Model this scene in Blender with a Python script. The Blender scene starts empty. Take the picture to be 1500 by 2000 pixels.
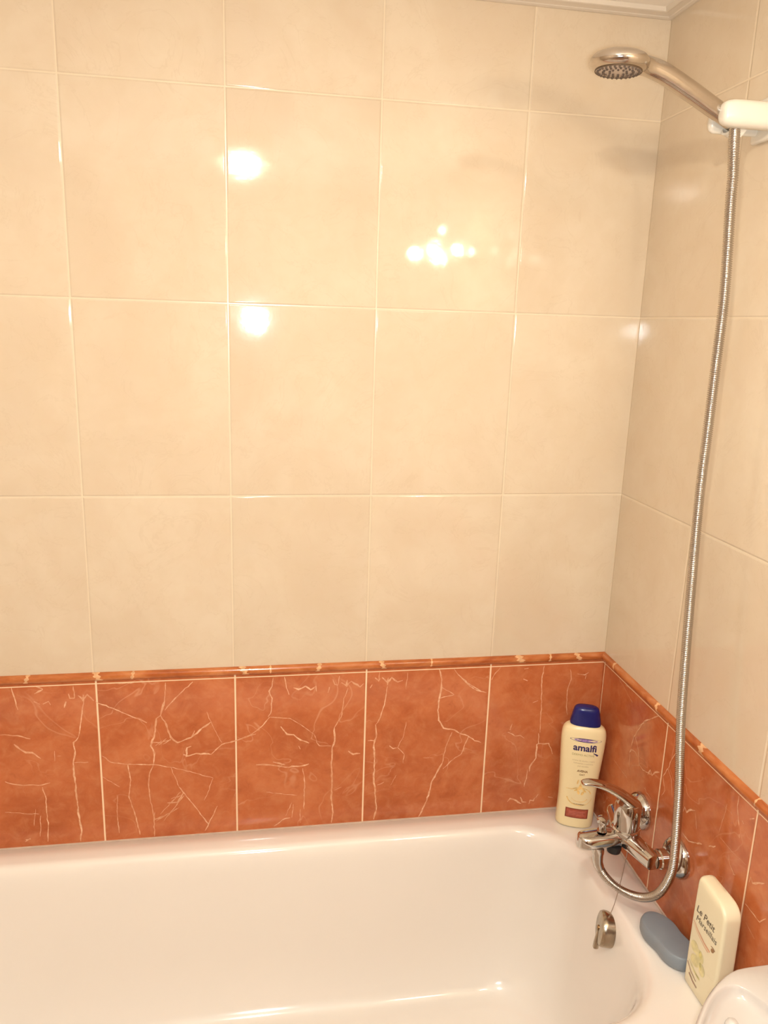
import bpy, math, random
from mathutils import Vector, Matrix, Quaternion
random.seed(7)
SC = bpy.context.scene
COL = SC.collection
pi = math.pi

# ---------------------------------------------------------------- camera
cam_d = bpy.data.cameras.new('camera')
cam_d.sensor_fit = 'HORIZONTAL'; cam_d.sensor_width = 36.0
cam_d.lens = 1524.5 / 1500 * 36.0
cam_d.clip_start = 0.02
cam = bpy.data.objects.new('camera', cam_d); COL.objects.link(cam)
right = Vector((0.98598351, -0.16382636, 0.03158214))
up = Vector((0.00830291, 0.23723856, 0.97141594))
fw = Vector((0.16663604, 0.95753788, -0.23527354))
m = Matrix((right, up, -fw)).transposed().to_4x4()
m.translation = Vector((-0.7007, -1.3717, 1.5427))
cam.matrix_world = m
SC.camera = cam

# ---------------------------------------------------------------- light, world, exposure
CEIL_LAMP = 620.0     # emission of the round ceiling lamp
WALL_LAMP = 300.0     # emission of the bulbs of the wall lamp
FLASH_W = 31.0         # flash of the phone that takes the picture
WARM = (1.03, 0.94, 0.78, 1)
w = bpy.data.worlds.new('world'); SC.world = w; w.use_nodes = True
w.node_tree.nodes['Background'].inputs[0].default_value = (0.9, 0.8, 0.7, 1)
w.node_tree.nodes['Background'].inputs[1].default_value = 0.0
SC.view_settings.view_transform = 'Standard'
SC.view_settings.look = 'None'
SC.view_settings.gamma = 1.0
SC.view_settings.exposure = -0.22
SC.view_settings.use_curve_mapping = False
fl = bpy.data.lights.new('phone_flash', 'POINT'); fl.energy = FLASH_W
fl.color = (0.88, 0.97, 1.0); fl.shadow_soft_size = 0.015
flo = bpy.data.objects.new('phone_flash', fl); COL.objects.link(flo)
flo.location = (-0.686, -1.365, 1.5396)

# ---------------------------------------------------------------- helpers
def obj(name, verts, faces, mat, parent=None, smooth=True, sharp=None, mats=None, fmat=None):
    me = bpy.data.meshes.new(name)
    me.from_pydata([tuple(v) for v in verts], [], faces)
    for mm in (mats or [mat]): me.materials.append(mm)
    if fmat:
        for p, i in zip(me.polygons, fmat): p.material_index = i
    if smooth:
        me.polygons.foreach_set('use_smooth', [True] * len(me.polygons))
        if sharp: me.set_sharp_from_angle(angle=math.radians(sharp))
    me.update()
    o = bpy.data.objects.new(name, me); COL.objects.link(o)
    if parent: o.parent = parent
    return o

def thing(name, label, cat, loc=(0, 0, 0), group=None):
    o = bpy.data.objects.new(name, None); COL.objects.link(o)
    o.location = loc; o.empty_display_size = 0.05
    o['label'] = label; o['category'] = cat
    if group: o['group'] = group
    return o

def tag(o, label, cat):
    o['label'] = label; o['category'] = cat; return o

class MB:
    def __init__(s): s.v = []; s.f = []
    def add(s, v, f):
        b = len(s.v); s.v += [Vector(p) for p in v]; s.f += [[i + b for i in q] for q in f]; return s
    def loft(s, rings, cap0=True, cap1=True, closed=True):
        b = len(s.v); n = len(rings[0])
        for r in rings: s.v += [Vector(p) for p in r]
        for i in range(len(rings) - 1):
            for j in range(n if closed else n - 1):
                k = (j + 1) % n
                s.f.append([b + i*n + j, b + i*n + k, b + (i+1)*n + k, b + (i+1)*n + j])
        if cap0: s.f.append([b + j for j in range(n)][::-1])
        if cap1: s.f.append([b + (len(rings)-1)*n + j for j in range(n)])
        return s
    def lathe(s, prof, org=(0, 0, 0), axis=(0, 0, 1), n=32, cap0=True, cap1=True):
        # prof: list of (radius, height) along axis
        q = Vector((0, 0, 1)).rotation_difference(Vector(axis).normalized())
        O = Vector(org)
        rings = [[O + q @ Vector((r*math.cos(2*pi*j/n), r*math.sin(2*pi*j/n), h)) for j in range(n)] for r, h in prof]
        return s.loft(rings, cap0, cap1)
    def tube(s, pts, rad, n=16, flat=None, upv=None, ex=0.75):
        # rad: number or list; flat: list of (width, thickness) half sizes with upv as the thin direction
        P = [Vector(p) for p in pts]; rings = []
        T = [(P[min(i+1, len(P)-1)] - P[max(i-1, 0)]).normalized() for i in range(len(P))]
        N = Vector(upv) if upv else (T[0].orthogonal())
        for i, p in enumerate(P):
            t = T[i]; N = (N - t * N.dot(t)).normalized(); B = t.cross(N)
            if flat: a, b = flat[i]
            else: a = b = rad[i] if isinstance(rad, (list, tuple)) else rad
            e = 1.0
            ring = []
            for j in range(n):
                c, d = math.cos(2*pi*j/n), math.sin(2*pi*j/n)
                if flat:
                    c = math.copysign(abs(c)**ex, c); d = math.copysign(abs(d)**ex, d)
                ring.append(p + B*a*c + N*b*d)
            rings.append(ring)
        return s.loft(rings)
    def obj(s, name, mat, parent=None, smooth=True, sharp=40):
        return obj(name, s.v, s.f, mat, parent, smooth, sharp)

def local(o, org):
    # move mesh data so that it is relative to org (parent empty stands at org)
    o.data.transform(Matrix.Translation(-Vector(org)))

def spline(pts, n):
    # catmull-rom through pts, n samples per span
    P = [Vector(p) for p in pts]; P = [2*P[0]-P[1]] + P + [2*P[-1]-P[-2]]
    out = []
    for i in range(1, len(P)-2):
        a, b, c, d = P[i-1], P[i], P[i+1], P[i+2]
        for k in range(n):
            t = k / n
            out.append(0.5*((2*b) + (c-a)*t + (2*a-5*b+4*c-d)*t*t + (3*b-a-3*c+d)*t**3))
    out.append(P[-2]); return out

def resample(P, step):
    out = [P[0].copy()]; acc = 0.0
    for a, b in zip(P, P[1:]):
        L = (b-a).length; t = step - acc
        while t <= L:
            out.append(a.lerp(b, t/L)); t += step
        acc = (acc + L) % step
    return out

def rbox(x0, x1, y0, y1, z0, z1, r, seg=4):
    # box with all edges rounded, as stacked rounded rectangles
    mb = MB(); rings = []
    def ring(ins, z):
        pts = []
        rr = max(r - ins, 0.0002)
        for cx, cy, a0 in ((x1-r, y1-r, 0), (x0+r, y1-r, 90), (x0+r, y0+r, 180), (x1-r, y0+r, 270)):
            for k in range(seg+1):
                a = math.radians(a0 + 90*k/seg)
                pts.append((cx + rr*math.cos(a), cy + rr*math.sin(a), z))
        return pts
    for k in range(seg+1):
        a = pi/2*k/seg; rings.append(ring(r*(1-math.sin(a)), z0 + r*(1-math.cos(a))))
    for k in range(seg+1):
        a = pi/2*(1-k/seg); rings.append(ring(r*(1-math.sin(a)), z1 - r*(1-math.cos(a))))
    return mb.loft(rings)

def text2d(body, size, bold=0.0, shear=0.0, align='CENTER'):
    cu = bpy.data.curves.new('lettering', 'FONT'); cu.body = body; cu.size = size
    cu.align_x = align; cu.offset = bold; cu.shear = shear; cu.resolution_u = 3
    o = bpy.data.objects.new('lettering', cu); COL.objects.link(o)
    bpy.context.view_layer.update()
    me = o.evaluated_get(bpy.context.evaluated_depsgraph_get()).to_mesh()
    v = [(p.co.x, p.co.y) for p in me.vertices]; f = [list(p.vertices) for p in me.polygons]
    o.to_mesh_clear() if hasattr(o, 'to_mesh_clear') else None
    bpy.data.objects.remove(o); bpy.data.curves.remove(cu)
    return v, f

def ellipse2d(cx, cy, a, b, rot=0, n=24):
    v = [(cx, cy)]; f = []
    for j in range(n):
        t = 2*pi*j/n; x, y = a*math.cos(t), b*math.sin(t)
        v.append((cx + x*math.cos(rot) - y*math.sin(rot), cy + x*math.sin(rot) + y*math.cos(rot)))
    for j in range(n): f.append([0, 1+j, 1+(j+1) % n])
    return v, f

def rect2d(x0, x1, y0, y1, nx=10):
    v = []; f = []
    for i in range(nx+1):
        x = x0 + (x1-x0)*i/nx; v += [(x, y0), (x, y1)]
    for i in range(nx): f.append([2*i, 2*i+2, 2*i+3, 2*i+1])
    return v, f

def stroke2d(pts, w0, w1=None):
    P = [Vector((p[0], p[1])) for p in pts]; v = []; f = []
    w1 = w0 if w1 is None else w1
    for i, p in enumerate(P):
        t = (P[min(i+1, len(P)-1)] - P[max(i-1, 0)]).normalized(); nn = Vector((-t.y, t.x))
        wd = (w0 + (w1-w0)*i/(len(P)-1))/2
        v += [tuple(p + nn*wd), tuple(p - nn*wd)]
    for i in range(len(P)-1): f.append([2*i+1, 2*i+3, 2*i+2, 2*i])
    return v, f

def join2d(parts):
    v = []; f = []
    for a, b in parts:
        k = len(v); v += a; f += [[i+k for i in q] for q in b]
    return v, f

# ---------------------------------------------------------------- materials
class NT:
    def __init__(s, name):
        s.m = bpy.data.materials.new(name); s.m.use_nodes = True
        s.t = s.m.node_tree; s.b = s.t.nodes['Principled BSDF']
    def n(s, typ, **kw):
        nd = s.t.nodes.new(typ)
        for k, v in kw.items():
            if isinstance(k, str) and k.startswith('i_'):
                nd.inputs[k[2:].replace('_', ' ')].default_value = v
            else: setattr(nd, k, v)
        return nd
    def l(s, a, b): s.t.links.new(a, b)
    def math(s, op, a, b=None, c=None, clamp=False):
        nd = s.t.nodes.new('ShaderNodeMath'); nd.operation = op; nd.use_clamp = clamp
        for i, x in enumerate((a, b, c)):
            if x is None: continue
            if isinstance(x, (int, float)): nd.inputs[i].default_value = x
            else: s.l(x, nd.inputs[i])
        return nd.outputs[0]
    def mix(s, fac, a, b, blend='MIX'):
        nd = s.t.nodes.new('ShaderNodeMix'); nd.data_type = 'RGBA'; nd.blend_type = blend
        for sock, x in ((nd.inputs[0], fac), (nd.inputs[6], a), (nd.inputs[7], b)):
            if isinstance(x, (int, float)): sock.default_value = x
            elif isinstance(x, tuple): sock.default_value = x if len(x) == 4 else x + (1,)
            else: s.l(x, sock)
        return nd.outputs[2]
    def ramp(s, fac, stops):
        nd = s.t.nodes.new('ShaderNodeValToRGB'); e = nd.color_ramp.elements
        while len(e) < len(stops): e.new(0.5)
        for el, (p, c) in zip(e, stops):
            el.position = p; el.color = (c if isinstance(c, tuple) else (c, c, c)) + ((1,) if not isinstance(c, tuple) or len(c) == 3 else ())
        s.l(fac, nd.inputs[0]); return nd.outputs[0]
    def smooth(s, x, a, b, lo=0.0, hi=1.0):
        nd = s.t.nodes.new('ShaderNodeMapRange'); nd.interpolation_type = 'SMOOTHSTEP'
        s.l(x, nd.inputs[0])
        for i, q in enumerate((a, b, lo, hi)): nd.inputs[i+1].default_value = q
        return nd.outputs[0]
    def coord(s): return s.n('ShaderNodeTexCoord').outputs['Object']
    def noise(s, vec, scale, detail=4, rough=0.5, dist=0.0):
        nd = s.n('ShaderNodeTexNoise'); nd.inputs['Scale'].default_value = scale
        nd.inputs['Detail'].default_value = detail; nd.inputs['Roughness'].default_value = rough
        nd.inputs['Distortion'].default_value = dist
        s.l(vec, nd.inputs['Vector']); return nd.outputs['Fac']
    def bump(s, h, dist, strength=1.0):
        nd = s.n('ShaderNodeBump'); nd.inputs['Distance'].default_value = dist
        nd.inputs['Strength'].default_value = strength
        s.l(h, nd.inputs['Height']); s.l(nd.outputs[0], s.b.inputs['Normal'])

def plain(name, col, rough=0.4, metal=0.0, coat=0.0, var=0.0, scale=20, bump=0.0, sss=0.0, ior=None):
    k = NT(name); v = k.coord()
    if var > 0:
        f = k.noise(v, scale, 5)
        c = k.mix(k.smooth(f, 0.3, 0.7), tuple(x*(1-var) for x in col), tuple(min(1, x*(1+var)) for x in col))
        k.l(c, k.b.inputs['Base Color'])
    else: k.b.inputs['Base Color'].default_value = col + (1,)
    k.b.inputs['Roughness'].default_value = rough; k.b.inputs['Metallic'].default_value = metal
    k.b.inputs['Coat Weight'].default_value = coat; k.b.inputs['Coat Roughness'].default_value = 0.05
    if ior: k.b.inputs['IOR'].default_value = ior
    if sss: k.b.inputs['Subsurface Weight'].default_value = sss; k.b.inputs['Subsurface Radius'].default_value = (0.01, 0.008, 0.005)
    if bump: k.bump(k.noise(v, scale*6, 3), bump)
    return k.m

def emit(name, col, strength):
    k = NT(name); k.b.inputs['Base Color'].default_value = (0.9, 0.9, 0.88, 1)
    k.b.inputs['Emission Color'].default_value = col; k.b.inputs['Emission Strength'].default_value = strength
    k.b.inputs['Roughness'].default_value = 0.3
    return k.m

def cream_tile(name, axis, u0, w, z0, h, seed):
    k = NT(name); v = k.coord()
    sep = k.n('ShaderNodeSeparateXYZ'); k.l(v, sep.inputs[0])
    u = k.math('SUBTRACT', sep.outputs[axis], u0); z = k.math('SUBTRACT', sep.outputs[2], z0)
    du = k.math('PINGPONG', u, w/2); dz = k.math('PINGPONG', z, h/2)
    # distance to the nearest joint
    d = k.math('MINIMUM', du, dz)
    gm = k.smooth(d, 0.0005, 0.0012, 0.7, 0.0)
    iu = k.math('FLOOR', k.math('DIVIDE', u, w)); iz = k.math('FLOOR', k.math('DIVIDE', z, h))
    cmb = k.n('ShaderNodeCombineXYZ'); k.l(iu, cmb.inputs[0]); k.l(iz, cmb.inputs[1]); cmb.inputs[2].default_value = seed
    wn = k.n('ShaderNodeTexWhiteNoise'); k.l(cmb.outputs[0], wn.inputs['Vector'])
    off = k.n('ShaderNodeVectorMath', operation='MULTIPLY_ADD'); k.l(wn.outputs['Color'], off.inputs[0])
    off.inputs[1].default_value = (3, 3, 3); k.l(v, off.inputs[2])
    p = off.outputs[0]
    n1 = k.noise(p, 5.0, 5, 0.55, 0.6); n2 = k.noise(p, 26.0, 5, 0.6, 0.4)
    c = k.mix(k.smooth(n1, 0.3, 0.7), (0.655, 0.530, 0.388), (0.705, 0.590, 0.445))
    c = k.mix(k.smooth(n2, 0.35, 0.7, 0, 0.35), c, (0.645, 0.505, 0.350))
    # faint hair veins and specks
    n3 = k.noise(p, 9.0, 6, 0.6, 1.2)
    vein = k.smooth(k.math('ABSOLUTE', k.math('SUBTRACT', n3, 0.5)), 0.0, 0.012, 0.22, 0.0)
    c = k.mix(vein, c, (0.58, 0.45, 0.31))
    tone = k.math('MULTIPLY_ADD', wn.outputs['Value'], 0.04, 0.98)
    c = k.mix(1.0, c, tone, 'MULTIPLY')
    c = k.mix(gm, c, (0.80, 0.67, 0.49))
    k.l(c, k.b.inputs['Base Color'])
    k.l(k.math('MULTIPLY_ADD', gm, 0.25, 0.06), k.b.inputs['Roughness'])
    k.b.inputs['IOR'].default_value = 1.5
    edge = k.smooth(d, 0.0006, 0.0035)
    hgt = k.math('ADD', k.math('MULTIPLY', edge, 0.0009), k.math('MULTIPLY', n2, 0.00012))
    hgt = k.math('ADD', hgt, k.math('MULTIPLY', n1, 0.0003))
    k.bump(hgt, 1.0, 0.8)
    return k.m

def red_tile(name, axis, joints, seed, ztop, zbot):
    k = NT(name); v = k.coord()
    sep = k.n('ShaderNodeSeparateXYZ'); k.l(v, sep.inputs[0])
    u = k.math('SUBTRACT', sep.outputs[axis], joints[0]); z = sep.outputs[2]
    du = k.math('PINGPONG', u, joints[1]/2)
    gm = k.smooth(du, 0.0012, 0.0019, 1.0, 0.0)
    gt = k.smooth(k.math('ABSOLUTE', k.math('SUBTRACT', z, 0.8885)), 0.0006, 0.0013, 1.0, 0.0)
    gm = k.math('MAXIMUM', gm, gt)
    iu = k.math('FLOOR', k.math('DIVIDE', u, joints[1]))
    cmb = k.n('ShaderNodeCombineXYZ'); k.l(iu, cmb.inputs[0]); cmb.inputs[1].default_value = seed
    wn = k.n('ShaderNodeTexWhiteNoise'); k.l(cmb.outputs[0], wn.inputs['Vector'])
    off = k.n('ShaderNodeVectorMath', operation='MULTIPLY_ADD'); k.l(wn.outputs['Color'], off.inputs[0])
    off.inputs[1].default_value = (5, 5, 5); k.l(v, off.inputs[2]); p = off.outputs[0]
    n1 = k.noise(p, 7.0, 6, 0.6, 0.8); n2 = k.noise(p, 40.0, 5, 0.65, 0.5); n3 = k.noise(p, 17.0, 4, 0.6, 1.5)
    c = k.ramp(n1, [(0.3, (0.40, 0.094, 0.028)), (0.5, (0.50, 0.135, 0.045)), (0.7, (0.58, 0.18, 0.068))])
    c = k.mix(k.smooth(n2, 0.4, 0.75, 0, 0.45), c, (0.63, 0.24, 0.105))
    c = k.mix(k.smooth(n2, 0.45, 0.2, 0, 0.5), c, (0.30, 0.070, 0.020))
    c = k.mix(k.smooth(n3, 0.55, 0.8, 0, 0.4), c, (0.43, 0.115, 0.03))
    # faint fine veins printed in the glaze
    n4 = k.noise(p, 8.0, 3, 0.5, 0.9)
    msk = k.smooth(k.noise(p, 6.0, 2), 0.45, 0.65)
    vein = k.smooth(k.math('ABSOLUTE', k.math('SUBTRACT', n4, 0.5)), 0.0, 0.010, 0.45, 0.0)
    c = k.mix(k.math('MULTIPLY', vein, msk), c, (0.74, 0.36, 0.20))
    c = k.mix(gm, c, (0.92, 0.66, 0.43))
    k.l(c, k.b.inputs['Base Color'])
    k.l(k.math('MULTIPLY_ADD', gm, 0.3, 0.12), k.b.inputs['Roughness'])
    edge = k.smooth(du, 0.0009, 0.003)
    k.bump(k.math('ADD', k.math('MULTIPLY', edge, 0.0007), k.math('MULTIPLY', n2, 0.00015)), 1.0, 0.8)
    return k.m

def vein_mat():
    k = NT('tile_vein'); v = k.coord()
    n1 = k.noise(v, 90.0, 4, 0.7); n2 = k.noise(v, 12, 2)
    c = k.mix(k.smooth(n1, 0.3, 0.65), (0.64, 0.27, 0.13), (0.88, 0.55, 0.34))
    c = k.mix(k.smooth(n2, 0.4, 0.65, 0.0, 0.55), c, (0.60, 0.23, 0.10))
    k.l(c, k.b.inputs['Base Color']); k.b.inputs['Roughness'].default_value = 0.14
    return k.m

def moulding_mat(axis):
    k = NT('red_moulding'); v = k.coord()
    mp = k.n('ShaderNodeMapping'); k.l(v, mp.inputs[0])
    mp.inputs['Scale'].default_value = (0.35, 1, 1) if axis == 0 else (1, 0.35, 1)
    n1 = k.noise(mp.outputs[0], 45.0, 5, 0.6, 0.5); n2 = k.noise(v, 14, 3, 0.5)
    c = k.ramp(n1, [(0.3, (0.33, 0.072, 0.018)), (0.5, (0.47, 0.135, 0.036)), (0.72, (0.60, 0.23, 0.085))])
    c = k.mix(k.smooth(n2, 0.45, 0.7, 0, 0.4), c, (0.56, 0.20, 0.06))
    k.l(c, k.b.inputs['Base Color']); k.b.inputs['Roughness'].default_value = 0.15
    return k.m


X_L, Y_F, Z_C = -1.60, -2.25, 2.062
Z_RED, Z_DADO, Z_RIM = 0.8945, 0.911, 0.560
M = {}
M['cream_b'] = cream_tile('cream_tile_back', 0, -0.2373, 0.25, 1.2371, 0.3291, 1.0)
M['cream_r'] = cream_tile('cream_tile_right', 1, -0.25, 0.25, 1.2371, 0.3291, 4.0)
M['red_b'] = red_tile('red_tile_back', 0, (-0.2373, 0.2487), 2.0, Z_RED, 0.56)
M['red_r'] = red_tile('red_tile_right', 1, (-0.2555, 0.2480), 9.0, Z_RED, 0.56)
M['vein'] = vein_mat()
M['mould_x'] = moulding_mat(0); M['mould_y'] = moulding_mat(1)
M['patch'] = plain('moulding_patch', (0.72, 0.40, 0.20), 0.15, var=0.15, scale=120)
M['enamel'] = plain('white_enamel', (0.86, 0.80, 0.735), 0.09, coat=0.6, var=0.008, scale=3)
M['ceramic'] = plain('white_ceramic', (0.55, 0.50, 0.46), 0.10, coat=0.5)
M['chrome'] = plain('chrome', (0.60, 0.575, 0.55), 0.07, metal=1.0, var=0.05, scale=60)
M['chrome_worn'] = plain('worn_chrome', (0.45, 0.385, 0.30), 0.22, metal=1.0, var=0.12, scale=90, bump=0.0001)
M['chrome_head'] = plain('satin_chrome', (0.55, 0.49, 0.43), 0.15, metal=1.0, var=0.05, scale=50)
M['black'] = plain('black_rubber', (0.012, 0.010, 0.010), 0.5, var=0.2)
M['nozzle'] = plain('dark_nozzle', (0.10, 0.062, 0.035), 0.5, var=0.2)
M['white_plastic'] = plain('white_plastic', (0.76, 0.70, 0.60), 0.3, var=0.01)
M['face'] = plain('grey_spray_face', (0.50, 0.42, 0.38), 0.3, metal=0.4, var=0.05)
M['paint'] = plain('ceiling_paint', (0.92, 0.86, 0.77), 0.6, var=0.01, scale=6)
M['trim'] = plain('ceiling_trim', (0.72, 0.63, 0.52), 0.35, var=0.02, scale=6)
M['floor'] = plain('floor_tile', (0.42, 0.25, 0.16), 0.25, var=0.1, scale=8)
M['taupe'] = plain('taupe_wall', (0.50, 0.40, 0.29), 0.5, var=0.05)
M['wood'] = plain('door_wood', (0.16, 0.075, 0.032), 0.35, var=0.3, scale=14)
M['sealant'] = plain('sealant', (0.66, 0.52, 0.42), 0.5, var=0.06, scale=60)

# ---------------------------------------------------------------- room shell
def box_v(x0, x1, y0, y1, z0, z1):
    v = [(x0, y0, z0), (x1, y0, z0), (x1, y1, z0), (x0, y1, z0), (x0, y0, z1), (x1, y0, z1), (x1, y1, z1), (x0, y1, z1)]
    f = [[0, 3, 2, 1], [4, 5, 6, 7], [0, 1, 5, 4], [1, 2, 6, 5], [2, 3, 7, 6], [3, 0, 4, 7]]
    return v, f
def struct(o): o['kind'] = 'structure'; return o

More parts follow.
